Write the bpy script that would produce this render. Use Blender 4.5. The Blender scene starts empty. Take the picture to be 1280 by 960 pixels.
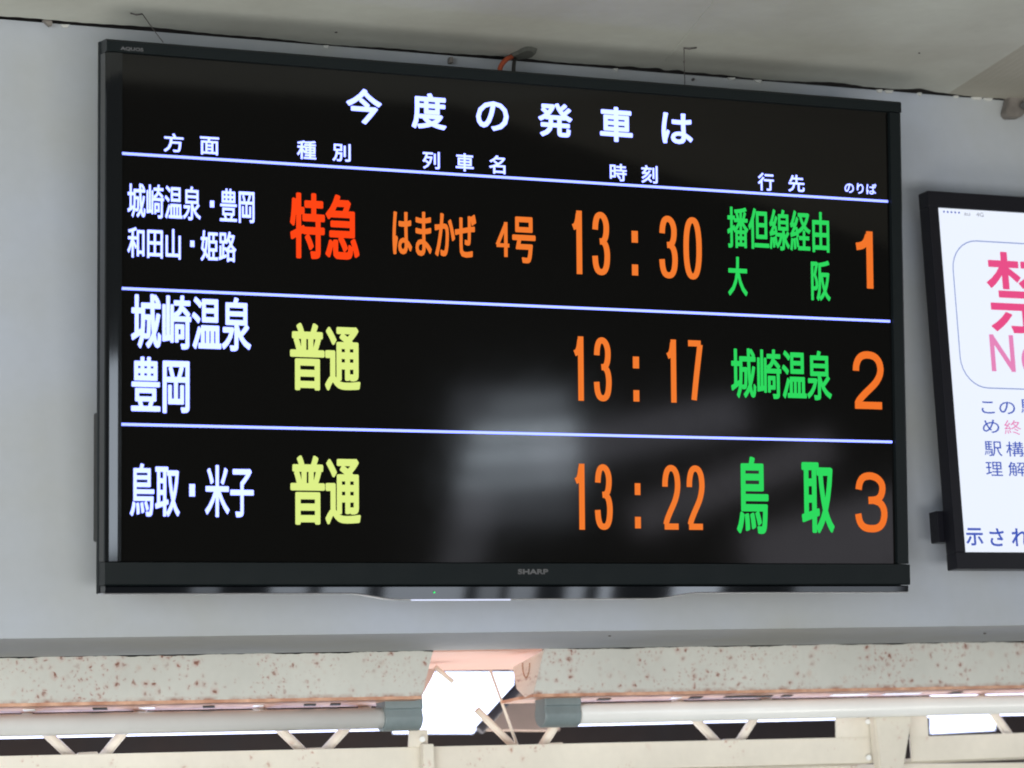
import bpy, bmesh, math, random
from mathutils import Vector, Matrix
random.seed(7)
S = bpy.context.scene
COL = S.collection

# ------------------------------------------------------------------ camera
CAM = Vector((-2.057952, -4.179525, -0.919416))
R_ = Vector((0.902837, -0.426754, -0.052594))
U_ = Vector((-0.027607, -0.179595, 0.983353))
F_ = Vector((0.429096, 0.886356, 0.173927))
FPX = 3807.63                       # focal length in pixels of a 1280 pixel wide picture
cam_data = bpy.data.cameras.new('camera')
cam_data.sensor_width = 36.0
cam_data.lens = FPX / 1280 * 36.0
cam_data.clip_start = 0.05
cam_data.clip_end = 200
cam = bpy.data.objects.new('camera', cam_data)
COL.objects.link(cam)
m3 = Matrix((R_, U_, -F_)).transposed()
cam.matrix_world = Matrix.Translation(CAM) @ m3.to_4x4()
S.camera = cam
cam_data.dof.use_dof = True
cam_data.dof.focus_distance = 4.78
cam_data.dof.aperture_fstop = 5.0

# ------------------------------------------------------------------ world, lamps, exposure
world = bpy.data.worlds.new('World')
S.world = world
world.use_nodes = True
bgn = world.node_tree.nodes['Background']
bgn.inputs[0].default_value = (1.0, 1.0, 0.90, 1)
bgn.inputs[1].default_value = 0.07
S.view_settings.view_transform = 'Standard'
S.view_settings.look = 'None'
S.view_settings.exposure = 0
S.view_settings.gamma = 1
S.cycles.filter_width = 1.9

def area(name, loc, target, sx, sy, power, color, spread=180):
    l = bpy.data.lights.new(name, 'AREA')
    l.shape = 'RECTANGLE'
    l.size, l.size_y = sx, sy
    l.energy = power
    l.color = color
    l.spread = math.radians(spread)
    o = bpy.data.objects.new(name, l)
    COL.objects.link(o)
    o.location = loc
    d = Vector(target) - Vector(loc)
    o.rotation_euler = d.to_track_quat('-Z', 'Y').to_euler()
    return o
# daylight from the open side of the hall behind the camera
area('hall_daylight', (-5.4, -4.8, -0.1), (0, 0, 0), 3.0, 2.0, 140, (0.84, 0.92, 1.0))
area('hall_daylight', (6.6, -4.6, -0.2), (0.4, 0, 0), 2.0, 1.8, 65, (0.92, 0.96, 1.0))
area('hall_daylight', (-1.2, -8.0, -3.0), (0.2, 0, 0.1), 5.0, 1.6, 265, (1.0, 0.98, 0.92))
area('floor_fill_lamp', (-2.6, -3.2, -2.6), (0.1, 0.3, -0.4), 2.0, 1.2, 85, (1.0, 0.98, 0.93))  # unseen lamp added to lift the tubes, standing for light off the floor
# panes of the entrance far behind on the right: this is what the screen mirrors
def tilt(o, deg):
    o.rotation_euler.rotate_axis('Z', math.radians(deg))
    return o
for zc, w_, p_ in ((-.28, .30, .12), (-.40, .42, .62), (-.50, .46, .62), (-.60, .50, .36)):
    tilt(area('entrance_pane', (3.38 - (-.3 - zc) * .12, -7.0, zc), (0.2, 0, -0.1), w_, 0.055, p_, (0.78, 0.90, 1.0)), 6)
tilt(area('entrance_pane', (3.33, -7.0, -0.50), (0.2, 0, -0.1), 0.50, 0.56, .85, (0.80, 0.86, 1.0)), 4)
tilt(area('entrance_pane', (3.12, -7.0, -0.86), (0.2, 0, -0.1), 0.16, 0.46, 0.22, (0.86, 0.88, 1.0)), -12)
tilt(area('entrance_pane', (3.9, -7.0, -0.40), (0.2, 0, -0.1), 0.9, 0.16, 0.50, (0.86, 0.86, 1.0)), 14)
tilt(area('entrance_pane', (4.95, -7.0, -0.86), (0.2, 0, -0.1), 0.9, 0.36, 1.0, (0.92, 0.88, 1.0)), 18)
tilt(area('entrance_pane', (4.35, -7.0, -0.60), (0.2, 0, -0.1), 0.9, 0.14, 0.40, (0.92, 0.88, 1.0)), 24)
# unseen lamps added low behind the camera, for reflections in the glossy foot strip
for xx, ww, pw in ((1.5, .3, .8), (2.55, .12, 1.2), (2.95, .16, 3.2), (3.22, .20, 4.5), (3.62, .36, 7.5), (3.95, .10, 1.2), (4.12, .12, 2.0), (4.40, .08, 1.8), (4.56, .05, 1.5), (5.05, .22, 7.0), (5.9, .5, 5.0)):
    area('foot_strip_lamp', (xx, -8.0, -3.35), (0.2, 0, -0.4), ww, 1.3, pw, (0.80, 0.88, 1.0))
# unseen lamp added behind the camera to be mirrored in the left bezel
area('bezel_lamp', (-1.9, -7.0, -0.55), (-0.6, 0, -0.2), 0.9, 0.75, 17, (0.78, 0.88, 1.0))
# unseen lamp added below the truss to light undersides like the daylight beyond
area('truss_fill_lamp', (0.4, 1.5, -1.15), (0.2, 0.45, -0.55), 3.6, 0.6, 36, (1.0, 0.96, 0.90))

# ------------------------------------------------------------------ helpers
def at(px, py, Y=None, Z=None, P=None, N=None):
    """world point seen at a pixel of the 1280x960 photograph on a plane y=Y, z=Z or (P,N)"""
    d = F_ + R_ * ((px - 640) / FPX) - U_ * ((py - 480) / FPX)
    if Y is not None:
        return CAM + d * ((Y - CAM.y) / d.y)
    if Z is not None:
        return CAM + d * ((Z - CAM.z) / d.z)
    return CAM + d * ((P - CAM).dot(N) / d.dot(N))

TH = math.radians(6)                # forward lean of the big screen
TVM = Matrix.Rotation(TH, 3, 'X')
TVI = TVM.inverted()
CAM_TV = TVI @ CAM
def tv(px, py, y=0.0):
    d = TVI @ (F_ + R_ * ((px - 640) / FPX) - U_ * ((py - 480) / FPX))
    return CAM_TV + d * ((y - CAM_TV.y) / d.y)

def link(name, bm, mat=None, parent=None, smooth=False):
    me = bpy.data.meshes.new(name)
    bm.normal_update()
    bm.to_mesh(me)
    bm.free()
    if mat:
        me.materials.append(mat)
    if smooth:
        for p in me.polygons:
            p.use_smooth = True
    o = bpy.data.objects.new(name, me)
    COL.objects.link(o)
    if parent is not None:
        o.parent = parent
    return o

def empty(name, loc, label, cat, group=None, rot=(0, 0, 0)):
    o = bpy.data.objects.new(name, None)
    o.empty_display_size = 0.05
    COL.objects.link(o)
    o.location = loc
    o.rotation_euler = rot
    o['label'] = label
    o['category'] = cat
    if group:
        o['group'] = group
    return o

def tag(o, label=None, cat=None, group=None, kind=None):
    for k, v in (('label', label), ('category', cat), ('group', group), ('kind', kind)):
        if v:
            o[k] = v
    return o

def origin_to(o, loc):
    """shift the mesh so that the object's origin sits at loc (parent space)"""
    loc = Vector(loc)
    o.data.transform(Matrix.Translation(-loc))
    o.location = loc
    return o

def bx(bm, x0, x1, y0, y1, z0, z1):
    v = [bm.verts.new(p) for p in ((x0, y0, z0), (x1, y0, z0), (x1, y1, z0), (x0, y1, z0),
                                   (x0, y0, z1), (x1, y0, z1), (x1, y1, z1), (x0, y1, z1))]
    for f in ((3, 2, 1, 0), (4, 5, 6, 7), (0, 1, 5, 4), (1, 2, 6, 5), (2, 3, 7, 6), (3, 0, 4, 7)):
        bm.faces.new([v[i] for i in f])
    return v

def box(name, mat, x0, x1, y0, y1, z0, z1, parent=None, bev=0.0, seg=2):
    bm = bmesh.new()
    bx(bm, x0, x1, y0, y1, z0, z1)
    if bev:
        bmesh.ops.bevel(bm, geom=bm.edges[:], offset=bev, segments=seg, affect='EDGES', profile=0.5)
    return link(name, bm, mat, parent)

def prism(name, mat, pts, vec, parent=None, bev=0.0):
    """polygon of 3D points extruded by vec"""
    bm = bmesh.new()
    vec = Vector(vec)
    a = [bm.verts.new(p) for p in pts]
    b = [bm.verts.new(Vector(p) + vec) for p in pts]
    bm.faces.new(a)
    bm.faces.new(b[::-1])
    n = len(pts)
    for i in range(n):
        bm.faces.new((a[i], b[i], b[(i + 1) % n], a[(i + 1) % n]))
    bmesh.ops.recalc_face_normals(bm, faces=bm.faces[:])
    if bev:
        bmesh.ops.bevel(bm, geom=bm.edges[:], offset=bev, segments=2, affect='EDGES')
    return link(name, bm, mat, parent)

def tube(name, mat, pts, r, parent=None, seg=16, caps=True, radii=None):
    bm = bmesh.new()
    rings = []
    n = len(pts)
    pts = [Vector(p) for p in pts]
    up = Vector((0.13, 0.21, 0.97))
    for i, p in enumerate(pts):
        t = (pts[min(i + 1, n - 1)] - pts[max(i - 1, 0)]).normalized()
        a = t.cross(up)
        if a.length < 1e-4:
            a = t.cross(Vector((1, 0, 0)))
        a.normalize()
        b = t.cross(a).normalized()
        rr = radii[i] if radii else r
        rings.append([bm.verts.new(p + a * math.cos(2 * math.pi * k / seg) * rr + b * math.sin(2 * math.pi * k / seg) * rr) for k in range(seg)])
    for i in range(n - 1):
        for k in range(seg):
            bm.faces.new((rings[i][k], rings[i][(k + 1) % seg], rings[i + 1][(k + 1) % seg], rings[i + 1][k]))
    if caps:
        bm.faces.new(rings[0][::-1])
        bm.faces.new(rings[-1])
    bmesh.ops.recalc_face_normals(bm, faces=bm.faces[:])
    o = link(name, bm, mat, parent)
    for p in o.data.polygons:
        p.use_smooth = len(p.vertices) == 4
    return o

# ------------------------------------------------------------------ materials
def mat_base(name):
    m = bpy.data.materials.new(name)
    m.use_nodes = True
    return m, m.node_tree, m.node_tree.nodes['Principled BSDF']

def N(nt, t, **kw):
    n = nt.nodes.new(t)
    for k, v in kw.items():
        setattr(n, k, v)
    return n

def painted(name, col, rough=0.6, var=0.10, scale=6.0, fine=90.0, bump=0.15, spec=0.4, grime_or_tint=None, metallic=0.0):
    """paint with slow and fine tone variation and a little relief"""
    m, nt, b = mat_base(name)
    L = nt.links
    tc = N(nt, 'ShaderNodeTexCoord')
    n1 = N(nt, 'ShaderNodeTexNoise')
    n1.inputs['Scale'].default_value = scale
    n1.inputs['Detail'].default_value = 6
    n2 = N(nt, 'ShaderNodeTexNoise')
    n2.inputs['Scale'].default_value = fine
    n2.inputs['Detail'].default_value = 4
    L.new(tc.outputs['Object'], n1.inputs['Vector'])
    L.new(tc.outputs['Object'], n2.inputs['Vector'])
    r = N(nt, 'ShaderNodeValToRGB')
    r.color_ramp.elements[0].position = 0.3
    r.color_ramp.elements[1].position = 0.7
    r.color_ramp.elements[0].color = tuple(c * (1 - var) for c in (grime_or_tint or col)) + (1,)
    r.color_ramp.elements[1].color = tuple(min(1, c * (1 + var * .5)) for c in col) + (1,)
    L.new(n1.outputs['Fac'], r.inputs['Fac'])
    mx = N(nt, 'ShaderNodeMixRGB', blend_type='MULTIPLY')
    mx.inputs['Fac'].default_value = 1
    r2 = N(nt, 'ShaderNodeMapRange')
    r2.inputs['To Min'].default_value = 1 - var * .6
    r2.inputs['To Max'].default_value = 1 + var * .3
    L.new(n2.outputs['Fac'], r2.inputs['Value'])
    L.new(r.outputs['Color'], mx.inputs['Color1'])
    L.new(r2.outputs['Result'], mx.inputs['Color2'])
    L.new(mx.outputs['Color'], b.inputs['Base Color'])
    b.inputs['Roughness'].default_value = rough
    b.inputs['Specular IOR Level'].default_value = spec
    b.inputs['Metallic'].default_value = metallic
    if bump:
        bp = N(nt, 'ShaderNodeBump')
        bp.inputs['Strength'].default_value = bump
        bp.inputs['Distance'].default_value = 0.002
        L.new(n2.outputs['Fac'], bp.inputs['Height'])
        L.new(bp.outputs['Normal'], b.inputs['Normal'])
    return m

def rusty(name, col, rust=(0.20, 0.065, 0.035), scale=68.0, cover=0.46, size=0.26, edge=0.0):
    """pale paint pitted with small rust spots in clusters"""
    m = painted(name, col, rough=0.5, var=0.10, scale=5, fine=70, bump=0.12)
    nt = m.node_tree
    L = nt.links
    b = nt.nodes['Principled BSDF']
    src = b.inputs['Base Color'].links[0].from_socket
    tc = N(nt, 'ShaderNodeTexCoord')
    wob = N(nt, 'ShaderNodeTexNoise')
    wob.inputs['Scale'].default_value = 110
    add = N(nt, 'ShaderNodeMixRGB', blend_type='LINEAR_LIGHT')
    add.inputs['Fac'].default_value = 0.006
    L.new(tc.outputs['Object'], wob.inputs['Vector'])
    L.new(tc.outputs['Object'], add.inputs['Color1'])
    L.new(wob.outputs['Color'], add.inputs['Color2'])
    out = src
    for k, (sc, sz, cv, alpha) in enumerate(((scale, size, cover, .9), (scale * 2.1, size * .95, cover + .03, .62), (scale * .45, size * 1.1, cover + .07, .30))):
        vo = N(nt, 'ShaderNodeTexVoronoi', voronoi_dimensions='2D')
        vo.inputs['Scale'].default_value = sc
        sx = N(nt, 'ShaderNodeSeparateXYZ')
        mp = N(nt, 'ShaderNodeCombineXYZ')
        L.new(add.outputs['Color'], sx.inputs[0])
        L.new(sx.outputs[0], mp.inputs[0])
        L.new(sx.outputs[2], mp.inputs[1])
        L.new(mp.outputs[0], vo.inputs['Vector'])
        sep = N(nt, 'ShaderNodeSeparateColor')
        L.new(vo.outputs['Color'], sep.inputs[0])
        rad = N(nt, 'ShaderNodeMapRange')      # every spot has a radius of its own
        rad.inputs['To Min'].default_value = sz * .25
        rad.inputs['To Max'].default_value = sz * 1.25
        L.new(sep.outputs[1], rad.inputs['Value'])
        dif = N(nt, 'ShaderNodeMath', operation='SUBTRACT')
        L.new(rad.outputs[0], dif.inputs[0])
        L.new(vo.outputs['Distance'], dif.inputs[1])
        spot = N(nt, 'ShaderNodeMath', operation='MULTIPLY', use_clamp=True)
        L.new(dif.outputs[0], spot.inputs[0])
        spot.inputs[1].default_value = 1 / (sz * .8)
        lot = N(nt, 'ShaderNodeMapRange')
        lot.inputs['From Min'].default_value = 0.25
        lot.inputs['From Max'].default_value = 0.75
        L.new(sep.outputs[0], lot.inputs['Value'])
        ms = N(nt, 'ShaderNodeTexNoise')
        ms.inputs['Scale'].default_value = 9 + 5 * k
        L.new(tc.outputs['Object'], ms.inputs['Vector'])
        mr = N(nt, 'ShaderNodeMapRange')
        mr.inputs['From Min'].default_value = cv - .05
        mr.inputs['From Max'].default_value = cv + .07
        L.new(ms.outputs['Fac'], mr.inputs['Value'])
        m1 = N(nt, 'ShaderNodeMath', operation='MULTIPLY')
        m2 = N(nt, 'ShaderNodeMath', operation='MULTIPLY')
        m3_ = N(nt, 'ShaderNodeMath', operation='MULTIPLY')
        L.new(spot.outputs[0], m1.inputs[0])
        L.new(lot.outputs[0], m1.inputs[1])
        L.new(m1.outputs[0], m2.inputs[0])
        L.new(mr.outputs[0], m2.inputs[1])
        L.new(m2.outputs[0], m3_.inputs[0])
        m3_.inputs[1].default_value = alpha
        if k < 2:                              # reddish stain round each spot
            hd = N(nt, 'ShaderNodeMath', operation='MULTIPLY_ADD')
            hd.inputs[1].default_value = 2.3
            L.new(rad.outputs[0], hd.inputs[0])
            ng = N(nt, 'ShaderNodeMath', operation='MULTIPLY')
            ng.inputs[1].default_value = -1
            L.new(vo.outputs['Distance'], ng.inputs[0])
            L.new(ng.outputs[0], hd.inputs[2])
            hs = N(nt, 'ShaderNodeMath', operation='MULTIPLY', use_clamp=True)
            hs.inputs[1].default_value = 1 / (sz * 2)
            L.new(hd.outputs[0], hs.inputs[0])
            h2 = N(nt, 'ShaderNodeMath', operation='MULTIPLY')
            L.new(hs.outputs[0], h2.inputs[0])
            L.new(mr.outputs[0], h2.inputs[1])
            h3 = N(nt, 'ShaderNodeMath', operation='MULTIPLY')
            L.new(h2.outputs[0], h3.inputs[0])
            L.new(lot.outputs[0], h3.inputs[1])
            h4 = N(nt, 'ShaderNodeMath', operation='MULTIPLY')
            L.new(h3.outputs[0], h4.inputs[0])
            h4.inputs[1].default_value = .38
            hm = N(nt, 'ShaderNodeMixRGB')
            L.new(h4.outputs[0], hm.inputs['Fac'])
            L.new(out, hm.inputs['Color1'])
            hm.inputs['Color2'].default_value = (0.50, 0.24, 0.19, 1)
            out = hm.outputs['Color']
        mix = N(nt, 'ShaderNodeMixRGB')
        L.new(m3_.outputs[0], mix.inputs['Fac'])
        L.new(out, mix.inputs['Color1'])
        mix.inputs['Color2'].default_value = rust + (1,) if k < 2 else (0.5, 0.25, 0.17, 1)
        out = mix.outputs['Color']
    if edge:                                   # rust creeping up from the lower edge
        sz_ = N(nt, 'ShaderNodeSeparateXYZ')
        L.new(tc.outputs['Object'], sz_.inputs[0])
        er = N(nt, 'ShaderNodeMapRange')
        er.inputs['From Min'].default_value = edge
        er.inputs['From Max'].default_value = 0
        L.new(sz_.outputs[2], er.inputs['Value'])
        en = N(nt, 'ShaderNodeTexNoise')
        en.inputs['Scale'].default_value = 38
        en.inputs['Detail'].default_value = 6
        L.new(tc.outputs['Object'], en.inputs['Vector'])
        em = N(nt, 'ShaderNodeMapRange')
        em.inputs['From Min'].default_value = .42
        em.inputs['From Max'].default_value = .66
        L.new(en.outputs['Fac'], em.inputs['Value'])
        ex = N(nt, 'ShaderNodeMath', operation='MULTIPLY')
        L.new(er.outputs[0], ex.inputs[0])
        L.new(em.outputs[0], ex.inputs[1])
        ek = N(nt, 'ShaderNodeMixRGB')
        L.new(ex.outputs[0], ek.inputs['Fac'])
        L.new(out, ek.inputs['Color1'])
        ek.inputs['Color2'].default_value = (0.30, 0.11, 0.06, 1)
        out = ek.outputs['Color']
    L.new(out, b.inputs['Base Color'])
    return m

def plain(name, col, rough=0.5, metallic=0.0, spec=0.5, coat=0.0):
    m, nt, b = mat_base(name)
    tc = N(nt, 'ShaderNodeTexCoord')
    n = N(nt, 'ShaderNodeTexNoise')
    n.inputs['Scale'].default_value = 25
    n.inputs['Detail'].default_value = 5
    nt.links.new(tc.outputs['Object'], n.inputs['Vector'])
    r = N(nt, 'ShaderNodeMapRange')
    r.inputs['To Min'].default_value = rough * .8
    r.inputs['To Max'].default_value = min(1, rough * 1.25)
    nt.links.new(n.outputs['Fac'], r.inputs['Value'])
    nt.links.new(r.outputs[0], b.inputs['Roughness'])
    b.inputs['Base Color'].default_value = col + (1,)
    b.inputs['Metallic'].default_value = metallic
    b.inputs['Specular IOR Level'].default_value = spec
    b.inputs['Coat Weight'].default_value = coat
    return m

def glow(name, col, k=1.0):
    m = bpy.data.materials.new(name)
    m.use_nodes = True
    nt = m.node_tree
    nt.nodes.clear()
    e = N(nt, 'ShaderNodeEmission')
    e.inputs[0].default_value = col + (1,)
    e.inputs[1].default_value = k
    o = N(nt, 'ShaderNodeOutputMaterial')
    nt.links.new(e.outputs[0], o.inputs[0])
    return m

M = {}
M['wall'] = painted('wall_paint', (0.405, 0.440, 0.505), rough=0.75, var=0.08, scale=2.6, fine=55, bump=0.14, grime_or_tint=(0.425, 0.435, 0.415))  # mixed warm and cool light put into the wall colour as random blotches
M['ceiling'] = painted('ceiling_board', (0.60, 0.62, 0.56), rough=0.85, var=0.12, scale=3.0, fine=45, bump=0.25, grime_or_tint=(0.55, 0.55, 0.485))
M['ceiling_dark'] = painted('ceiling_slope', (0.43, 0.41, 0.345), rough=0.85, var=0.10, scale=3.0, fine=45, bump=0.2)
M['beam'] = rusty('rust_pitted_paint', (0.615, 0.615, 0.565), edge=.007)
M['flange'] = painted('rust_tinted_paint', (0.74, 0.46, 0.32), rough=0.55, var=0.3, scale=22, fine=90, grime_or_tint=(0.58, 0.23, 0.13))
M['cream'] = rusty('cream_paint', (0.86, 0.81, 0.70), rust=(0.45, 0.22, 0.12), scale=55, cover=.60, size=.20)
M['white_metal'] = painted('white_enamel', (0.90, 0.91, 0.89), rough=0.22, var=0.05, scale=8, fine=60, bump=0.03)
M['socket'] = painted('grey_rubber', (0.22, 0.27, 0.28), rough=0.42, var=0.15, scale=20, fine=120, bump=0.08)
M['pink'] = painted('pink_lit_paint', (0.74, 0.42, 0.34), rough=0.6, var=0.05, scale=10, fine=60)
M['tan'] = painted('tan_board', (0.62, 0.48, 0.42), rough=0.7, var=0.10, scale=10, fine=60)
M['brown'] = painted('dark_brown_roof', (0.042, 0.026, 0.022), rough=0.8, var=0.30, scale=4, fine=30, grime_or_tint=(0.05, 0.045, 0.05))
M['dark_steel'] = plain('dark_steel', (0.10, 0.095, 0.12), 0.6)
M['bezel'] = plain('black_gloss_plastic', (0.006, 0.007, 0.008), 0.05, spec=0.5)
M['bezel_satin'] = plain('charcoal_satin_plastic', (0.006, 0.009, 0.010), 0.34, spec=0.2)
M['housing'] = plain('matt_black_plastic', (0.022, 0.023, 0.021), 0.5)
M['chrome'] = plain('silver_trim', (0.80, 0.81, 0.85), 0.42, metallic=0.85)
M['panel'] = plain('display_glass', (0.0022, 0.0021, 0.0020), 0.062, spec=0.5)
M['frame2'] = plain('black_monitor_plastic', (0.008, 0.008, 0.012), 0.35, spec=.25)
M['logo'] = plain('grey_print', (0.15, 0.15, 0.155), 0.5)
M['orange_cable'] = plain('orange_conduit', (0.42, 0.08, 0.03), 0.6)
M['black_cable'] = plain('black_cable', (0.03, 0.03, 0.028), 0.6)
M['dull_grey'] = painted('sealant_hole_grey', (0.13, 0.135, 0.115), rough=0.9, var=0.25, scale=30, fine=140)  # sealant grey, also the painted shade of the cable hole
M['chip'] = painted('flaking_paint', (0.62, 0.62, 0.58), rough=0.8, var=0.1)
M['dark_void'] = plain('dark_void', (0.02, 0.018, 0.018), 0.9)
M['wire'] = plain('steel_wire', (0.09, 0.08, 0.075), 0.5, metallic=0.4)
M['bracket'] = painted('grey_cast_metal', (0.20, 0.18, 0.16), rough=0.6, var=0.25, scale=40, fine=120)
M['sky'] = glow('bright_sky', (0.80, 0.88, 1.2), 3.4)
G = {
    'white': glow('screen_white', (0.84, 1.0, 3.2)),
    'rule': glow('screen_rule_white', (0.64, 0.80, 3.2)),
    'red': glow('screen_red', (1.05, 0.062, 0.008)),
    'orange': glow('screen_orange', (0.90, 0.20, 0.030)),
    'platform': glow('screen_deep_orange', (0.90, 0.18, 0.025)),
    'yellow': glow('screen_yellow', (0.74, 0.88, 0.25)),
    'green': glow('screen_green', (0.028, 0.70, 0.115)),
    'page': glow('page_white', (0.86, 0.92, 1.04)),
    'pink': glow('page_pink', (0.82, 0.08, 0.25)),
    'pale_pink': glow('page_pale_pink', (0.80, 0.24, 0.50)),
    'blue': glow('page_blue', (0.05, 0.10, 0.50)),
    'thin_blue': glow('page_thin_blue', (0.14, 0.22, 0.56)),
    'grey': glow('page_grey', (0.36, 0.38, 0.46)),
    'lamp_green': glow('lamp_green', (0.05, 0.9, 0.2), 1.2),
    'bar': glow('highlight_bar_white', (0.80, 0.85, 1.1), 1.1),
    'tube_light': glow('lit_tube', (0.80, 0.88, 1.25), 2.5),
}

# ------------------------------------------------------------------ the setting
YW = 0.15                            # wall face
ZC = 0.4705                          # ceiling
def wall_bottom(x):
    return -0.4684 + 0.0045 * x
bm = bmesh.new()
xs = (-4.0, 5.0)
v = []
for x in xs:
    v.append([bm.verts.new(p) for p in ((x, YW, wall_bottom(x)), (x, YW, ZC - 0.0006), (x, 0.4185, ZC - 0.0006), (x, 0.4185, wall_bottom(x) - 0.0015))])
for i in range(4):
    bm.faces.new((v[0][i], v[1][i], v[1][(i + 1) % 4], v[0][(i + 1) % 4]))
bm.faces.new(v[0]); bm.faces.new(v[1][::-1])
bmesh.ops.recalc_face_normals(bm, faces=bm.faces[:])
wall = tag(link('wall', bm, M['wall']), 'pale grey painted wall panel carrying the two screens', kind='structure')

# ceiling: a thick board that stops just short of the wall with a ragged edge
def gap(x):
    """width of the crack between ceiling and wall"""
    g = 0.0105 + 0.0040 * math.sin(x * 9.1 + 1.0) + 0.0025 * math.sin(x * 31.0)
    g += 0.018 * math.exp(-((x - 0.345) / 0.075) ** 2) * (0.75 + 0.25 * math.sin(x * 140))
    g += 0.007 * math.exp(-((x - 0.65) / 0.20) ** 2) * max(0, math.sin(x * 27 + 2))
    g += 0.012 * math.exp(-((x - 0.845) / 0.022) ** 2)
    g += 0.004 * math.exp(-((x + 0.5) / 0.20) ** 2)
    return max(g + 0.0008 * math.sin(x * 211), 0.0012)
c0 = at(1187, 115, Z=ZC); c1 = at(1280, 55, Z=ZC)
crease = lambda y: c0.x + (y - c0.y) * (c1.x - c0.x) / (c1.y - c0.y)
def ceiling_sheet(name, mat, xfun, n, drop):
    bm = bmesh.new()
    rows = []
    for i in range(n + 1):
        t = i / n
        xe, xf = xfun(t)
        ye = YW - gap(xe)
        rows.append([bm.verts.new(p) for p in ((xe, ye, ZC), (xf, -1.7, ZC - drop * t), (xf, -1.7, ZC + 0.2), (xe, ye, ZC + 0.02))])
    for i in range(n):
        for k in range(4):
            bm.faces.new((rows[i][k], rows[i + 1][k], rows[i + 1][(k + 1) % 4], rows[i][(k + 1) % 4]))
    bmesh.ops.recalc_face_normals(bm, faces=bm.faces[:])
    return link(name, bm, mat)
xc_near = crease(YW)
xc_far = crease(-1.7)
ceil_main = ceiling_sheet('ceiling', M['ceiling'], lambda t: (-4 + t * (xc_near + 4), -4 + t * (xc_far + 4)), 1400, 0)
tag(ceil_main, 'greenish grey plaster ceiling above the departure screen', kind='structure')
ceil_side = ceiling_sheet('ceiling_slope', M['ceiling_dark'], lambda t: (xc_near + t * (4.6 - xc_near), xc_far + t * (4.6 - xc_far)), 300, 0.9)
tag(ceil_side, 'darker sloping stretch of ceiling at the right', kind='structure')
box('added_shade_cover', M['dark_void'], -4, 4.6, -.30, YW + .06, ZC + .085, ZC + .095, wall)  # near-black boxes added above the crack so that it stays dark
box('added_shade_back', M['dark_void'], -4, 4.6, YW + .02, YW + .03, ZC, ZC + .084, wall)
# faint joint line in the plaster: a thin cover strip
j0 = at(833, 76, Z=ZC); j1 = at(898, -4, Z=ZC)
jd = (j1 - j0).normalized(); js = Vector((-jd.y, jd.x, 0)) * 0.0022
tag(prism('joint_strip', M['ceiling'], [j0 - js, j0 + js, j1 + jd * .3 + js, j1 + jd * .3 - js], (0, 0, -0.0012), ceil_main))

# crumbs of old filler hanging along the crack
for i, px in enumerate((82, 408, 770, 915, 948, 1100, 1112, 1150, 1196, 1222, 1236)):
    base = at(px, 25 + px * 0.0795 + 1.0, Y=YW - 0.004)
    w = random.uniform(.004, .014)
    pts = [base + Vector((-w, 0, 0.002)), base + Vector((w * .9, 0, 0.003)), base + Vector((w * .5, 0, -random.uniform(.001, .004))), base + Vector((-w * .6, 0, -random.uniform(.0005, .003)))]
    o = prism('filler_crumb', M['chip'], pts, (0, 0.0035, 0), wall)

# sky and the dark far roof beyond the truss
YS = 3.2
a, b_ = at(-200, 700, Y=YS), at(1500, 1050, Y=YS)
bm = bmesh.new()
bx(bm, a.x - 1, b_.x + 1, YS, YS + 0.05, b_.z - 0.3, a.z)
tag(link('sky', bm, M['sky']), 'blown out white daylight beyond the truss', kind='structure')
YF = 1.7
far_root_parts = [
    [(-300, 780), (491, 780), (491, 1010), (-300, 1010)],
    [(491, 917), (599, 917), (599, 1010), (491, 1010)],
    [(599, 917), (652, 856), (652, 836), (652, 780), (1163, 780), (1163, 1010), (599, 1010)],
    [(491, 780), (652, 780), (652, 838), (491, 838)],
    [(1163, 917), (1256, 912), (1256, 1010), (1163, 1010)],
    [(1256, 895), (1262, 889), (1500, 889), (1500, 1010), (1256, 1010)],
]
bm = bmesh.new()
for poly in far_root_parts:
    A = [bm.verts.new(at(x, y, Y=YF)) for x, y in poly]
    B = [bm.verts.new(q.co + Vector((0, .04, 0))) for q in A]
    bm.faces.new(A); bm.faces.new(B[::-1])
    for i in range(len(A)):
        bm.faces.new((A[i], B[i], B[(i + 1) % len(A)], A[(i + 1) % len(A)]))
bmesh.ops.recalc_face_normals(bm, faces=bm.faces[:])
tag(link('far_wall', bm, M['brown']), 'dark brown far roof wall with openings to the daylight', kind='structure')

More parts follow.
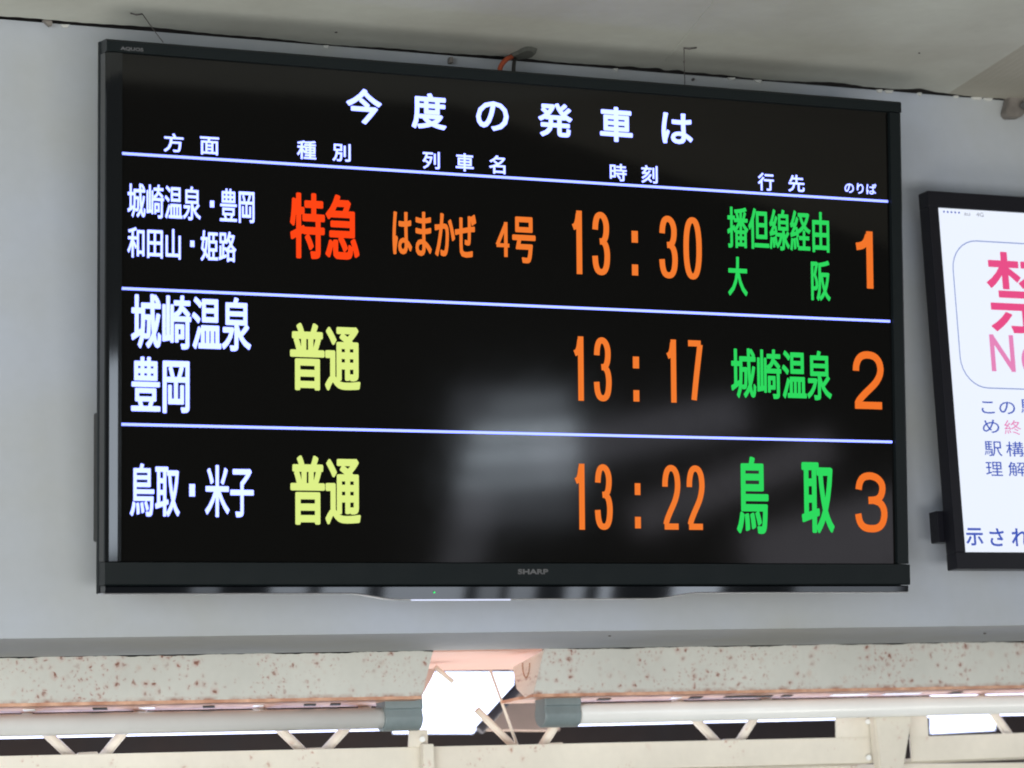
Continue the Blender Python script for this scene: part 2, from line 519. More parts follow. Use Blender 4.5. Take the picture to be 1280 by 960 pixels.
# ------------------------------------------------------------------ beams with end faces, flange and slots
YB = 0.42
def zat(px, py, Y): return at(px, py, Y=Y).z
ZBT, ZBB = -0.4500, -0.5445
def beam(label, x_top, x_bot, left, slots):
    x_top = x_top + (x_top - x_bot) * 0.29
    root = empty('steel_beam', ((-3.8 if left else 4.8) * .5 + (x_bot * .5), YB, ZBB), label, 'beam', 'rust pitted beams under the wall panel')
    xe = -3.8 if left else 4.8
    pts = [(xe, YB, ZBT), (x_top, YB, ZBT), (x_bot, YB, ZBB), (xe, YB, ZBB)]
    web = prism('web', M['beam'], pts, (0, 0.008, 0), None)
    fl = prism('flange', M['flange'], [(xe, YB + .0005, ZBB), (x_bot, YB + .0005, ZBB), (x_bot, YB + .13, ZBB), (xe, YB + .13, ZBB)], (0, 0, -0.005))
    tf = prism('top_flange', M['beam'], [(xe, YB + .0085, ZBT - .001), (x_top, YB + .0085, ZBT - .001), (x_top, YB + .13, ZBT - .001), (xe, YB + .13, ZBT - .001)], (0, 0, -0.006))
    parts = [web, fl, tf]
    bm = bmesh.new()
    n = 700
    pr = None
    for i in range(n + 1):
        x = xe + (x_top - .002 - (0.0045 if left else -.0045) - xe) * i / n
        h = .0011 + .0007 * math.sin(x * 23) + .0006 * math.sin(x * 71 + 1) + random.uniform(-.0005, .0008)
        zt = wall_bottom(x) - .0014
        cur = (bm.verts.new((x, YB - .0012, zt)), bm.verts.new((x, YB - .0012, zt - max(h, .0003))))
        if pr:
            bm.faces.new((pr[0], cur[0], cur[1], pr[1]))
        pr = cur
    bmesh.ops.solidify(bm, geom=bm.faces[:], thickness=.0008)
    parts.append(link('dirty_sealant', bm, M['dull_grey']))
    for (p0, p1, kind) in slots:
        zz = ZBB - 0.0053
        q0 = at(p0, 888 - p0 * .0195, Z=zz); q1 = at(p1, 888 - p1 * .0195, Z=zz)
        pts = [Vector((q0.x, YB + .052, zz)), Vector((q1.x, YB + .052, zz)), Vector((q1.x + .012, YB + .085, zz)), Vector((q0.x + .012, YB + .085, zz))]
        s = prism('slot' if kind == 'd' else 'weld_plate', M['dark_void'] if kind == 'd' else M['white_metal'], pts, (0, 0, -0.0012))
        parts.append(s)
    for p in parts:
        p.parent = root
        p.data.transform(Matrix.Translation(-root.location))
    return root
bl_t, bl_b = at(541, 813, Y=YB).x, at(527.5, 870, Y=YB).x
br_t, br_b = at(680, 811, Y=YB).x, at(667, 868, Y=YB).x
beam_l = beam('grey white steel beam pitted with rust, left of the bright gap', bl_t, bl_b, True,
     [(25, 40, 'w'), (112, 130, 'd'), (170, 190, 'w'), (250, 265, 'd'), (313, 326, 'w'), (377, 392, 'd'), (410, 423, 'd')])
beam_r = beam('grey white steel beam pitted with rust, right of the bright gap', br_t, br_b, False,
     [(746, 762, 'd'), (838, 851, 'w'), (862, 877, 'd'), (906, 965, 'd'), (978, 990, 'd'), (1040, 1086, 'w'), (1106, 1152, 'w'), (1190, 1204, 'd')])
# end plate closing the right beam towards the gap
P0 = Vector((br_t, YB, -.4712)); P1 = Vector((br_b, YB, ZBB))
Nn = (P1 - P0).cross(Vector((0, 1, 0))).normalized()
endp = [at(x, y, P=P0, N=Nn) for x, y in ((680, 812.5), (667, 866), (656, 871.5), (645.5, 861), (641, 834))]
ep = prism('end_plate', M['flange'], endp, Nn * 0.004)
ep.data.transform(Matrix.Translation(-beam_r.location)); ep.parent = beam_r
ep.data.materials[0] = rusty('end_plate_paint', (0.86, 0.81, 0.72), scale=60, cover=.5)
# curl of rust drawn on the end plate: a raised rusty drip line
cu = []
for t in range(13):
    s = t / 12
    x = 652.5 + 10 * s if s < .5 else 652.5 + 10 * s
    a_ = math.pi * s
    cu.append(at(657.5 - 4.5 * math.cos(a_), 829 + 18 * math.sin(a_), P=P0 - Nn * .0006, N=Nn))
cw = tube('rust_drip', painted('rust_stain', (0.50, 0.27, 0.16), rough=.9, var=.3, scale=60), cu, 0.0009, None, seg=6)
cw.data.transform(Matrix.Translation(-beam_r.location)); cw.parent = beam_r

# pink lit block seen between the two beams
zs = -.4712
q0, q1, q2 = at(634, 838.5, Z=zs), at(662, 836, Z=zs), at(530, 838.5, Z=zs)
tag(origin_to(box('soffit_board', M['pink'], -.5, q0.x - .0, .4290, q2.y, zs, zs + .015), (-.25, .5, zs)), 'pinkish soffit board spanning the gap between the two beams', 'board')
tag(origin_to(box('soffit_plate', M['tan'], q0.x + .002, .5, .4290, q2.y + .02, zs + .001, zs + .016), (q0.x, .5, zs)), 'narrow greyish pink soffit plate right beside the pinkish board in the gap', 'plate')
# tan board right of the dark brace
tag(prism('tan_board', M['tan'], [at(x, y, Y=1.25) for x, y in ((606, 912), (650, 862), (700, 862), (700, 913))], (0, .03, 0)), 'tan board behind the right grey socket, beside the dark brace', 'board')
o = tube('dark_brace', M['dark_steel'], [at(655, 851, Y=1.1), at(599, 913, Y=1.1)], 0.0095, seg=8)
tag(o, 'dark slanting brace crossing the bright opening', 'brace')

# ------------------------------------------------------------------ tubes with grey sockets
YT = 0.475
def lamp_tube(label, x_in, x_out, sgn, zc_in, zc_out, r):
    root = empty('tube_lamp', (x_in, YT, zc_in), label, 'tube lamp', 'long white tubes hung under the beams')
    def loc(p): return Vector(p) - root.location
    tube('glass_tube', M['white_metal'], [loc((x_in, YT, zc_in)), loc((x_out, YT, zc_out))], r, root, seg=32)
    tube('lit_strip', G['tube_light'], [loc((x_in + (.06 if sgn > 0 else -.01), YT + .105, zc_in + .0010)), loc((x_out, YT + .105, zc_out + .0010))], r * .84, root, seg=20)
    # socket: round barrel with a square block fused on top of it
    L_ = 0.062 * sgn
    bm = bmesh.new()
    prof = []
    R0 = r + 0.0045
    for k in range(0, 19):
        a_ = math.pi + math.pi * k / 18
        prof.append((math.cos(a_) * R0, math.sin(a_) * R0))
    prof += [(R0 * .93, R0 * .38), (R0 * .80, R0 * .58), (R0 * .80, R0 * 1.62), (-R0 * 1.02, R0 * 1.62), (-R0 * 1.02, R0 * .66), (-R0 * .84, R0 * .58), (-R0 * .90, R0 * .36)]
    x_a, x_b = -0.006 * sgn, L_
    rings = []
    for (xx, sc) in ((x_a, .97), (x_a + .002 * sgn, 1.0), (x_b - .003 * sgn, 1.0), (x_b, .93)):
        rings.append([bm.verts.new((xx, py_ * sc, pz_ * sc)) for py_, pz_ in prof])
    n = len(prof)
    for i in range(3):
        for k in range(n):
            bm.faces.new((rings[i][k], rings[i][(k + 1) % n], rings[i + 1][(k + 1) % n], rings[i + 1][k]))
    bm.faces.new(rings[0]); bm.faces.new(rings[-1][::-1])
    bmesh.ops.recalc_face_normals(bm, faces=bm.faces[:])
    so = link('socket', bm, M['socket'], root)
    box('pin_cover', M['socket'], min(x_a, L_ * .9), max(x_a, L_ * .9), -R0 * .95, R0 * .86, R0 * 1.62, R0 * 1.8, so, bev=.001)
    return root
def ctr(px, pt, pb):
    a_, b2 = at(px, pt, Y=YT), at(px, pb, Y=YT)
    return (a_.z + b2.z) / 2, (a_.z - b2.z) / 2
zl0, r0 = ctr(0, 893, 921); zl1, r1 = ctr(478, 884, 911.5)
zr0, r2 = ctr(722, 879, 906); zr1, r3 = ctr(1278, 867, 893)
xl0, xl1 = at(0, 907, Y=YT).x, at(480, 898, Y=YT).x
xr0, xr1 = at(716, 892, Y=YT).x, at(1278, 880, Y=YT).x
RT = (r0 + r1 + r2 + r3) / 4 * .96
def ext(xa, za, xb, zb, x): return za + (zb - za) * (x - xa) / (xb - xa)
lamp_tube('white tube ending in a grey socket left of the bright gap', xl1, -3.6, 1, zl1, ext(xl0, zl0, xl1, zl1, -3.6), RT)
lamp_tube('white tube ending in a grey socket right of the bright gap', xr0, 3.6, -1, zr0, ext(xr0, zr0, xr1, zr1, 3.6), RT)
# short stretch of lit tube at the far right, just above the white tube
o = tube('lit_tube_lamp', G['tube_light'], [at(1216, 861.5, Y=.58), at(1420, 857.5, Y=.58)], 0.0062, seg=16)
tag(o, 'glowing thin tube lamp above the white tube at the right edge', 'tube lamp')

# ------------------------------------------------------------------ truss: chord, zigzag bars, posts
YC = 0.52
tr = empty('roof_truss', (0, YC, -0.66), 'cream painted lattice truss with zigzag bars under the beams', 'truss')
def tpart(o):
    o.data.transform(Matrix.Translation(-tr.location)); o.parent = tr
    return o
def chord(name, pA, pB, h):
    a_, b2 = at(*pA, Y=YC), at(*pB, Y=YC)
    k = (b2.z - a_.z) / (b2.x - a_.x)
    return a_, b2, k
a_, b2, k = chord('chord', (0, 945), (1095, 921), 0)
zA = a_.z - k * (a_.x + 3.6)
tpart(prism('chord', M['cream'], [(-3.6, YC, zA), (b2.x, YC, b2.z), (b2.x, YC, b2.z - .046), (-3.6, YC, zA - .046)], (0, 0.006, 0), bev=.001))
tpart(prism('chord_flange', M['cream'], [(-3.6, YC + .0065, zA - .046), (b2.x, YC + .0065, b2.z - .046), (b2.x, YC + .09, b2.z - .046), (-3.6, YC + .09, zA - .046)], (0, 0, .006)))
tpart(prism('chord_lip', M['cream'], [(-3.6, YC + .0065, zA - .0005), (b2.x, YC + .0065, b2.z - .0005), (b2.x, YC + .05, b2.z - .0005), (-3.6, YC + .05, zA - .0005)], (0, 0, -.005)))
a3, b3, k3 = chord('chord', (1138, 921), (1280, 916), 0)
xe, ze = 3.6, a3.z + k3 * (3.6 - a3.x)
tpart(prism('chord', M['cream'], [(a3.x, YC, a3.z), (xe, YC, ze), (xe, YC, ze - .0445), (a3.x, YC, a3.z - .0445)], (0, 0.006, 0), bev=.001))
tpart(prism('chord_flange', M['cream'], [(a3.x, YC + .0065, a3.z - .0445), (xe, YC + .0065, ze - .0445), (xe, YC + .09, ze - .0445), (a3.x, YC + .09, a3.z - .0445)], (0, 0, .006)))
def bar(name, p, q, w, Y, mat='cream', seg=10):
    return tpart(tube(name, M[mat], [at(*p, Y=Y), at(*q, Y=Y)], w / 2 / 765, None, seg=seg))
YZ = YC + .03
for p, q in (((30, 890), (91, 948)), ((183, 880), (127, 948)), ((318, 880), (381, 942)), ((460, 880), (404, 941)),
             ((718, 868), (677, 934)), ((843, 872), (899, 931)), ((962, 868), (922, 930)), ((-50, 880), (-100, 950)), ((1330, 868), (1300, 925)), ((1225, 868), (1262, 920))):
    bar('zigzag_bar', p, q, 12.5, YZ)
# small gusset bumps where the bars meet
for x, y in ((108, 944), (392, 938.5), (690, 932), (912, 927)):
    c = at(x, y, Y=YZ)
    tpart(prism('gusset', M['cream'], [c + Vector((-.022, -.012, -.004)), c + Vector((.020, -.012, -.003)), c + Vector((.014, -.012, .0045)), c + Vector((-.015, -.012, .004))], (0, .012, 0)))
bar('tie_rod', (596, 887), (645, 936), 10, YC + .05)
bar('tie_rod', (613, 838), (648, 936), 4, YC + .08)
bar('tie_rod', (544, 834), (566, 852), 7, YC + .12)
# hanger under the left socket: lug plate and post in front of the chord
def plate(name, pts, Y, t, mat='cream', bev=.0008):
    return tpart(prism(name, M[mat], [at(x, y, Y=Y) for x, y in pts], (0, t, 0), bev=bev))
plate('lug_plate', [(512, 912), (535, 912), (535, 934), (511, 934)], YC - .006, .005)
tpart(tube('bolt', M['white_metal'], [at(528, 924, Y=YC - .014), at(528, 924, Y=YC - .004)], .005, None, seg=10))
plate('post', [(529, 930), (542, 930), (545, 1000), (530, 1000)], YC - .022, .015)
plate('corner_plate', [(528, 836), (545, 836), (540, 848), (528, 870), (520, 873)], YC + .12, .004, 'tan')
# splice of the chord at the right: side plates, tapered post
plate('splice_plate', [(1045, 888), (1096, 888), (1101, 975), (1098, 975), (1096, 921), (1045, 922)], YC - .003, .003)
plate('splice_plate', [(1136, 888), (1159, 887), (1161, 921), (1138, 922)], YC - .003, .003)
plate('tapered_post', [(1092, 880), (1143, 879), (1130, 960), (1122, 1010), (1104, 1010), (1100, 960)], YC - .030, .022, bev=.002)
for x, y in ((1085, 902), (1086, 947)):
    tpart(tube('bolt', M['white_metal'], [at(x, y, Y=YC - .010), at(x, y, Y=YC - .0025)], .005, None, seg=10))
tpart(prism('lower_board', M['cream'], [at(x, y, Y=YC + .095) for x, y in ((-200, 968), (1500, 951), (1500, 1060), (-200, 1060))], (0, .02, 0)))

# ------------------------------------------------------------------ lettering
def emb(bm, edges, t, depth=0.0):
    """thicken a flat glyph mesh lying in the x,z plane by t round its outline"""
    seen = set()
    for e in edges:
        a_, b2 = e
        d = b2 - a_
        if d.length < 1e-7:
            continue
        d.normalize()
        nrm = Vector((-d.z, 0, d.x)) * t
        q = [bm.verts.new(p) for p in (a_ - nrm, b2 - nrm, b2 + nrm, a_ + nrm)]
        bm.faces.new(q)
        for p in (a_, b2):
            key = (round(p.x, 5), round(p.z, 5))
            if key in seen:
                continue
            seen.add(key)
            bm.faces.new([bm.verts.new(p + Vector((math.cos(j * math.pi / 4 + .39) * t, 0, math.sin(j * math.pi / 4 + .39) * t))) for j in range(8)])

def lettering(text, x0, x1, z0, z1, y, mat, parent, bold=0.0, name='lettering', shift=Vector((0, 0, 0))):
    c = bpy.data.curves.new('text', 'FONT')
    c.body = text
    c.resolution_u = 3
    o = bpy.data.objects.new('text', c)
    COL.objects.link(o)
    dg = bpy.context.evaluated_depsgraph_get()
    me = o.evaluated_get(dg).to_mesh()
    bm = bmesh.new()
    bm.from_mesh(me)
    o.evaluated_get(dg).to_mesh_clear()
    bpy.data.objects.remove(o)
    bpy.data.curves.remove(c)
    bmesh.ops.remove_doubles(bm, verts=bm.verts[:], dist=1e-5)
    mnx = min(v.co.x for v in bm.verts); mxx = max(v.co.x for v in bm.verts)
    mny = min(v.co.y for v in bm.verts); mxy = max(v.co.y for v in bm.verts)
    X0, X1, Z0, Z1 = x0 + bold, x1 - bold, z0 + bold, z1 - bold
    for v in bm.verts:
        v.co = Vector((X0 + (v.co.x - mnx) / (mxx - mnx) * (X1 - X0), y, Z0 + (v.co.y - mny) / (mxy - mny) * (Z1 - Z0))) + shift
    if bold:
        ed = [(e.verts[0].co.copy(), e.verts[1].co.copy()) for e in bm.edges if len(e.link_faces) == 1]
        emb(bm, ed, bold)
    return link(name, bm, mat, parent)

DIG = {
    '1': [[(0, .76), (.42, .79), (.70, .87), (.86, 1.0)], [(.93, 1.0), (.93, -.0)]],
    '2': [[(.02, .68), (.04, .80), (.14, .92), (.30, .985), (.52, 1.0), (.75, .97), (.92, .88), (.99, .74), (.95, .60), (.80, .46), (.58, .34), (.34, .22), (.15, .11), (.07, .035)], [(-.04, 0), (1.03, 0)]],
    '3': [[(.03, .74), (.08, .87), (.22, .97), (.48, 1.0), (.74, .96), (.91, .86), (.94, .74), (.87, .62), (.70, .55), (.40, .535)],
          [(.60, .54), (.84, .49), (.97, .39), (1.0, .26), (.93, .11), (.75, .02), (.48, 0), (.22, .03), (.06, .13), (0, .28)]],
    '0': [[(.5 + .5 * (abs(math.cos(t)) ** .8) * (1 if math.cos(t) > 0 else -1), .5 + .5 * (abs(math.sin(t)) ** .9) * (1 if math.sin(t) > 0 else -1)) for t in [2 * math.pi * i / 40 for i in range(41)]]],
    '7': [[(-.03, 1.0), (1.03, 1.0)], [(.97, .98), (.84, .76), (.66, .46), (.52, .20), (.42, -.0)]],
    '4': [[(.74, -.0), (.74, 1.0)], [(.74, 1.0), (.03, .32)], [(-.03, .31), (1.03, .31)]],
    'N': [[(0, 0), (0, 1)], [(0.02, 1), (.98, 0)], [(1, 0), (1, 1)]],
    'o': [[(.5 + .5 * math.cos(t), .5 + .5 * math.sin(t)) for t in [2 * math.pi * i / 32 for i in range(33)]]],
}
def ribbon(bm, pts, w, y):
    n = len(pts)
    closed = (pts[0] - pts[-1]).length < 1e-5
    L_, R2 = [], []
    for i in range(n):
        if closed:
            p, q = pts[(i - 1) % (n - 1)], pts[(i + 1) % (n - 1)] if i < n - 1 else pts[1]
        else:
            p, q = pts[max(i - 1, 0)], pts[min(i + 1, n - 1)]
        d = (q - p).normalized()
        nn = Vector((-d.z, 0, d.x)) * w / 2
        L_.append(bm.verts.new(pts[i] + nn)); R2.append(bm.verts.new(pts[i] - nn))
    for i in range(n - 1):
        bm.faces.new((L_[i], L_[i + 1], R2[i + 1], R2[i]))
def smooth_pts(p):
    if len(p) < 4 or len(p) > 25:
        return p
    out = []
    for i in range(len(p) - 1):
        a0, a1, a2, a3_ = p[max(i - 1, 0)], p[i], p[i + 1], p[min(i + 2, len(p) - 1)]
        for s in (0, .34, .67):
            out.append(tuple(.5 * (2 * a1[k] + (a2[k] - a0[k]) * s + (2 * a0[k] - 5 * a1[k] + 4 * a2[k] - a3_[k]) * s * s + (3 * a1[k] - a0[k] - 3 * a2[k] + a3_[k]) * s ** 3) for k in (0, 1)))
    return out + [p[-1]]
def digits(text, x0, x1, z0, z1, y, mat, parent, w, gapf=0.32, shift=Vector((0, 0, 0))):
    n = len(text)
    cw_ = (x1 - x0) / (n + (n - 1) * gapf)
    bm = bmesh.new()
    for i, ch in enumerate(text):
        a0 = x0 + i * cw_ * (1 + gapf)
        a1 = a0 + cw_
        if ch == '1':                # narrower, sits right in its cell
            a0 = a0 + cw_ * (.10 if n > 1 and i == 0 else .16 if n > 1 else 0)
            a1 = a1 - cw_ * (.22 if n > 1 else 0)
        for st in DIG[ch]:
            pts = [Vector((a0 + w / 2 + p * (a1 - a0 - w), y, z0 + w / 2 + q * (z1 - z0 - w) if 0 < q < 1 else (z0 + w / 2 if q <= 0 else z1 - w / 2))) + shift for p, q in smooth_pts(st)]
            # straight stems run to the very edge of the digit
            if len(pts) == 2 and abs(pts[0].x - pts[1].x) < 1e-6:
                for p in pts:
                    p.z = (z1 if p.z - shift.z > (z0 + z1) / 2 else z0) + shift.z
                if ch == '4':
                    pass
            ribbon(bm, pts, w, y)
    return link('lettering', bm, mat, parent)

def quad_glow(bm, x0, x1, z0, z1, y):
    v = [bm.verts.new(p) for p in ((x0, y, z0), (x1, y, z0), (x1, y, z1), (x0, y, z1))]
    bm.faces.new(v)

# ------------------------------------------------------------------ the departure screen (parts in the screen's own leaning frame)
SH = Vector((0, 0, 0.425))
tvr = empty('departure_screen', TVM @ Vector((0, 0, -0.425)), 'large black flat screen showing three train departures in Japanese', 'departure screen', rot=(TH, 0, 0))
def tvp(o):
    o.data.transform(Matrix.Translation(SH)); o.parent = tvr
    return o
XL, XR, XO = -0.6640, 0.6640, 0.6885
ZT, ZB = 0.3735, -0.3735
# bezel: four strips, each with an outer chamfer
def strip(name, mat, prof_fn, a, b3_, parent_fix=tvp):
    bm = bmesh.new()
    ra = [bm.verts.new(p) for p in prof_fn(a)]
    rb = [bm.verts.new(p) for p in prof_fn(b3_)]
    n = len(ra)
    for i in range(n):
        bm.faces.new((ra[i], rb[i], rb[(i + 1) % n], ra[(i + 1) % n]))
    bm.faces.new(ra); bm.faces.new(rb[::-1])
    bmesh.ops.recalc_face_normals(bm, faces=bm.faces[:])
    return parent_fix(link(name, bm, mat))
DF = -0.007
bez = strip('bezel', M['bezel_satin'], lambda x: [(x, 0.006, ZT), (x, DF, ZT + .0012), (x, DF, ZT + .0165), (x, DF + .003, ZT + .0195), (x, 0.022, ZT + .0205), (x, .022, ZT)], -XO, XO)
# side strips lean outwards a little so that they catch the added lamp behind the camera
strip('bezel', M['bezel'], lambda z: [(-.6650, .006, z), (-.6648, DF - .0012, z), (-.6700, DF - .0001, z), (-.6760, DF + .0014, z), (-.6820, DF + .0030, z), (-.6872, DF + .0046, z), (-.6885, DF + .007, z), (-.6890, .022, z), (-.6650, .022, z)], ZB - .001, ZT - .0002)
strip('bezel', M['bezel_satin'], lambda z: [(.6655, .006, z), (.6658, DF, z), (.6850, DF, z), (.6885, DF + .003, z), (.6890, .022, z), (.6655, .022, z)], ZB - .001, ZT - .0002)
strip('bezel', M['bezel_satin'], lambda x: [(x, 0.006, ZB - .0015), (x, DF, ZB - .0025), (x, DF, -.4075), (x, DF + .002, -.4095), (x, .022, -.4095), (x, .022, ZB - .0015)], -XO - .0005, XO + .0005)
# thin rear shell and deeper housing
o = tvp(box('side_shell', M['bezel_satin'], -.6905, .6905, .0225, .031, -.4215, .3945, bev=.002))
o = tvp(box('rear_housing', M['housing'], -.60, .60, .0315, .068, -.36, .30, bev=.01))
o = tvp(box('side_port_box', M['housing'], -.6885, -.60, .032, .052, -.345, -.155, bev=.003))
o = tvp(box('wall_bracket', M['housing'], -.20, .20, .0685, .105, -.20, .10, bev=.002))
# glossy foot strip with a bulge in the middle
def foot(x):
    t = min(max((0.300 - abs(x + .005)) / 0.085, 0), 1)
    return -.4205 - .0095 * t * t * (3 - 2 * t)
bm = bmesh.new(); rows = []
nx = 120
for i in range(nx + 1):
    x = -.688 + 1.374 * i / nx
    zb = foot(x)
    rows.append([bm.verts.new(p) for p in ((x, -.004, -.4105), (x, -.0062, -.4120), (x, -.0062 + (-.4120 - zb) * .14, zb), (x, .022, zb), (x, .022, -.4105))])
for i in range(nx):
    for k in range(5):
        bm.faces.new((rows[i][k], rows[i + 1][k], rows[i + 1][(k + 1) % 5], rows[i][(k + 1) % 5]))
bm.faces.new(rows[0]); bm.faces.new(rows[-1][::-1])
bmesh.ops.recalc_face_normals(bm, faces=bm.faces[:])
tvp(link('foot_strip', bm, plain('foot_gloss', (0.005, 0.006, 0.008), 0.03, spec=0.5)))
bm = bmesh.new(); rows = []
for i in range(nx + 1):
    x = -.6895 + 1.3765 * i / nx
    zb = foot(x) - .0002
    rows.append([bm.verts.new(p) for p in ((x, -.0035, zb), (x, -.0042, zb - .0008), (x, -.003, zb - .0016), (x, .024, zb - .0016), (x, .024, zb))])
for i in range(nx):
    for k in range(5):
        bm.faces.new((rows[i][k], rows[i + 1][k], rows[i + 1][(k + 1) % 5], rows[i][(k + 1) % 5]))
bm.faces.new(rows[0]); bm.faces.new(rows[-1][::-1])
bmesh.ops.recalc_face_normals(bm, faces=bm.faces[:])
tvp(link('silver_edge', bm, M['chrome']))
tvp(box('highlight_bar', G['bar'], -.2045, -.0375, -.0055, -.0044, -.4329, -.4308))  # glowing bar painted in for a highlight on the silver edge
led = tv(543, 740.5, -.0065)
tvp(tube('status_light', G['lamp_green'], [led + Vector((0, -.0008, 0)), led + Vector((0, .003, 0))], .0013, seg=10))
# screen glass
scr = tvp(box('screen', M['panel'], XL - .001, XR + .0013, -.0004, .004, ZB - .001, ZT + .0005))

def txt(text, px0, py0, px1, py1, col, bold=None, name='lettering'):
    y = -.0009
    a_, b2 = tv(px0, py0, y), tv(px1, py1, y)
    cells = max(len(text), 1)
    if bold is None:
        bold = .034
    w_ = (b2.x - a_.x) / cells
    return lettering(text, a_.x, b2.x, b2.z, a_.z, y, G[col], scr, bold * min(w_, a_.z - b2.z), name, SH)
def dig(text, px0, py0, px1, py1, col, w=.0098, gapf=.32):
    y = -.0009
    a_, b2 = tv(px0, py0, y), tv(px1, py1, y)
    o = digits(text, a_.x, b2.x, b2.z, a_.z, y, G[col], scr, w, gapf, SH)
    return o
def sq(rects, col):
    for (a0, b0, a1, b1) in rects:
        bm = bmesh.new()
        p, q = tv(a0, b0, -.0009) + SH, tv(a1, b1, -.0009) + SH
        quad_glow(bm, p.x, q.x, q.z, p.z, -.0009)
        link('dot', bm, G[col], scr)

W = 'white'
for ch, r in (('今', (432.8, 109.4, 477.2, 156.9)), ('度', (514.5, 114.8, 558, 163)), ('の', (595, 125, 636, 165)),
              ('発', (672.6, 127.3, 715.6, 172.9)), ('車', (749.7, 132.2, 791, 178.8)), ('は', (826.8, 140, 866.2, 181.5))):
    txt(ch, *r, W, bold=.030)
for ch, r in (('方', (204.7, 166, 229.4, 191)), ('面', (250, 170.3, 273.8, 194.4)), ('種', (371.3, 175, 395.3, 200)), ('別', (415.6, 178.8, 438.4, 202.5)),
              ('列', (528.2, 188.7, 549.9, 212)), ('車', (569.6, 191, 592.2, 214.9)), ('名', (611.3, 193.6, 631.9, 217.9)),
              ('時', (762.2, 204.1, 783.5, 227.1)), ('刻', (801.6, 206.1, 822.2, 229.7)), ('行', (947.2, 215.6, 967.5, 239)), ('先', (985.3, 218, 1005.9, 240.6))):
    txt(ch, *r, W, bold=.022)
txt('のりば', 1055.6, 227.5, 1095.6, 243.5, W, bold=.022)
# rules
for (xa, ya, xb, yb) in ((150.5, 191.8, 1110, 251.8), (150.5, 360.4, 1112, 401.8), (150.5, 530.3, 1115, 552.5)):
    z = (tv(xa, ya).z + tv(xb, yb).z) / 2
    bm = bmesh.new()
    quad_glow(bm, XL + .0005, XR - .001, z - .0020 + SH.z, z + .0020 + SH.z, -.0009)
    link('rule_line', bm, G['rule'], scr)
# row 1
txt('城崎温泉　豊岡', 159.4, 228.4, 318.1, 279.7, W, bold=.022)
txt('和田山　姫路', 159.4, 282.8, 295.3, 328.1, W, bold=.024)
sq([(262.5, 250.6, 267.8, 259.4)], W); sq([(237.8, 300.6, 243, 308.8)], W)
txt('特急', 362.5, 239.7, 449.4, 326.6, 'red', bold=.036)
txt('はまかぜ', 490.5, 262.5, 595.5, 323.5, 'orange', bold=.036)
dig('4', 618.8, 276.9, 638.5, 321.5, 'orange', w=.0060)
txt('号', 640.1, 270.3, 669.7, 329.7, 'orange', bold=.040)
dig('13', 710.3, 262.5, 762.8, 344.5, 'orange'); dig('30', 823.5, 269, 877.7, 350, 'orange')
sq([(789.4, 288.4, 797.4, 303.5), (789.9, 330.4, 797.8, 344.5)], 'orange')
txt('播但線経由', 908.8, 257.8, 1036.9, 316.3, 'green', bold=.026)
txt('大', 909.7, 320.3, 934.7, 370.3, 'green', bold=.03); txt('阪', 1013.4, 325, 1038.4, 376.6, 'green', bold=.03)
dig('1', 1065.9, 288.1, 1093.1, 361, 'platform', w=.0125)
# row 2
txt('城崎温泉', 164, 366.3, 314, 440, W, bold=.030); txt('豊岡', 164, 445.3, 236.9, 517.2, W, bold=.032)
txt('普通', 362.5, 403, 450.6, 490, 'yellow', bold=.038)
dig('13', 712.3, 420, 764.8, 502, 'orange'); dig('17', 828.5, 423.9, 879.7, 504.3, 'orange')
sq([(791, 445.6, 798.9, 460.6), (791.7, 487.6, 799.3, 502)], 'orange')
txt('城崎温泉', 913.4, 434.4, 1040, 501, 'green', bold=.026)
dig('2', 1065, 438.4, 1105.6, 511.9, 'platform', w=.0120)
# row 3
txt('鳥取　米子', 162.5, 579, 317.2, 646.9, W, bold=.028)
sq([(236.6, 605, 243.8, 620.6)], W)
txt('普通', 363, 569, 451, 656.6, 'yellow', bold=.038)
dig('13', 713.6, 579.4, 766.1, 662.4, 'orange'); dig('22', 827.2, 581, 881.6, 662.4, 'orange')
sq([(793.4, 604, 800.6, 618.8), (793.7, 646, 801.2, 660.5)], 'orange')
txt('鳥', 920, 570.3, 961.3, 667.5, 'green', bold=.036); txt('取', 1001.3, 577.5, 1043.4, 666.6, 'green', bold=.036)
dig('3', 1068, 590, 1109.7, 665.6, 'platform', w=.0120)

# maker's marks on the bezel
def mark(text, r, bold):
    y = DF - .0004
    a_, b2 = tv(r[0], r[1], y), tv(r[2], r[3], y)
    tvp(lettering(text, a_.x, b2.x, b2.z, a_.z, y, M['logo'], None, bold, 'logo'))
mark('AQUOS', (151, 58, 179.2, 65.2), .0003)
mark('SHARP', (647.3, 711.2, 685.4, 718), .0006)

# ------------------------------------------------------------------ second monitor
YM = 0.055                            # front of its frame
def mp(px, py, y=YM): return at(px, py, Y=y)
fl_, ft = mp(1160, 475).x, mp(1160, 238).z
fx0 = (mp(1159.5, 239).x + mp(1192, 707).x) / 2
fb = mp(1190, 711).z
fx0b = mp(1159.5, 239).x
sx0 = (mp(1174.5, 259.5).x + mp(1207, 689).x) / 2
sz1, sz0 = mp(1175, 259.5).z, mp(1207, 689.5).z
sx1 = sx0 + 1.0
fx1 = sx1 + (sx0 - fx0b)
mon = empty('notice_monitor', ((fx0b + fx1) / 2, YM + .02, fb), 'black framed monitor with a bright white notice page in pink and blue writing', 'monitor')
def mpt(o):
    o.data.transform(Matrix.Translation(-mon.location)); o.parent = mon
    return o
mpt(box('frame', M['frame2'], fx0b, fx1, YM, YM + .03, sz1 + .0005, ft, bev=.0015))
mpt(box('frame', M['frame2'], fx0b, fx1, YM, YM + .03, fb, sz0 - .0005, bev=.0015))
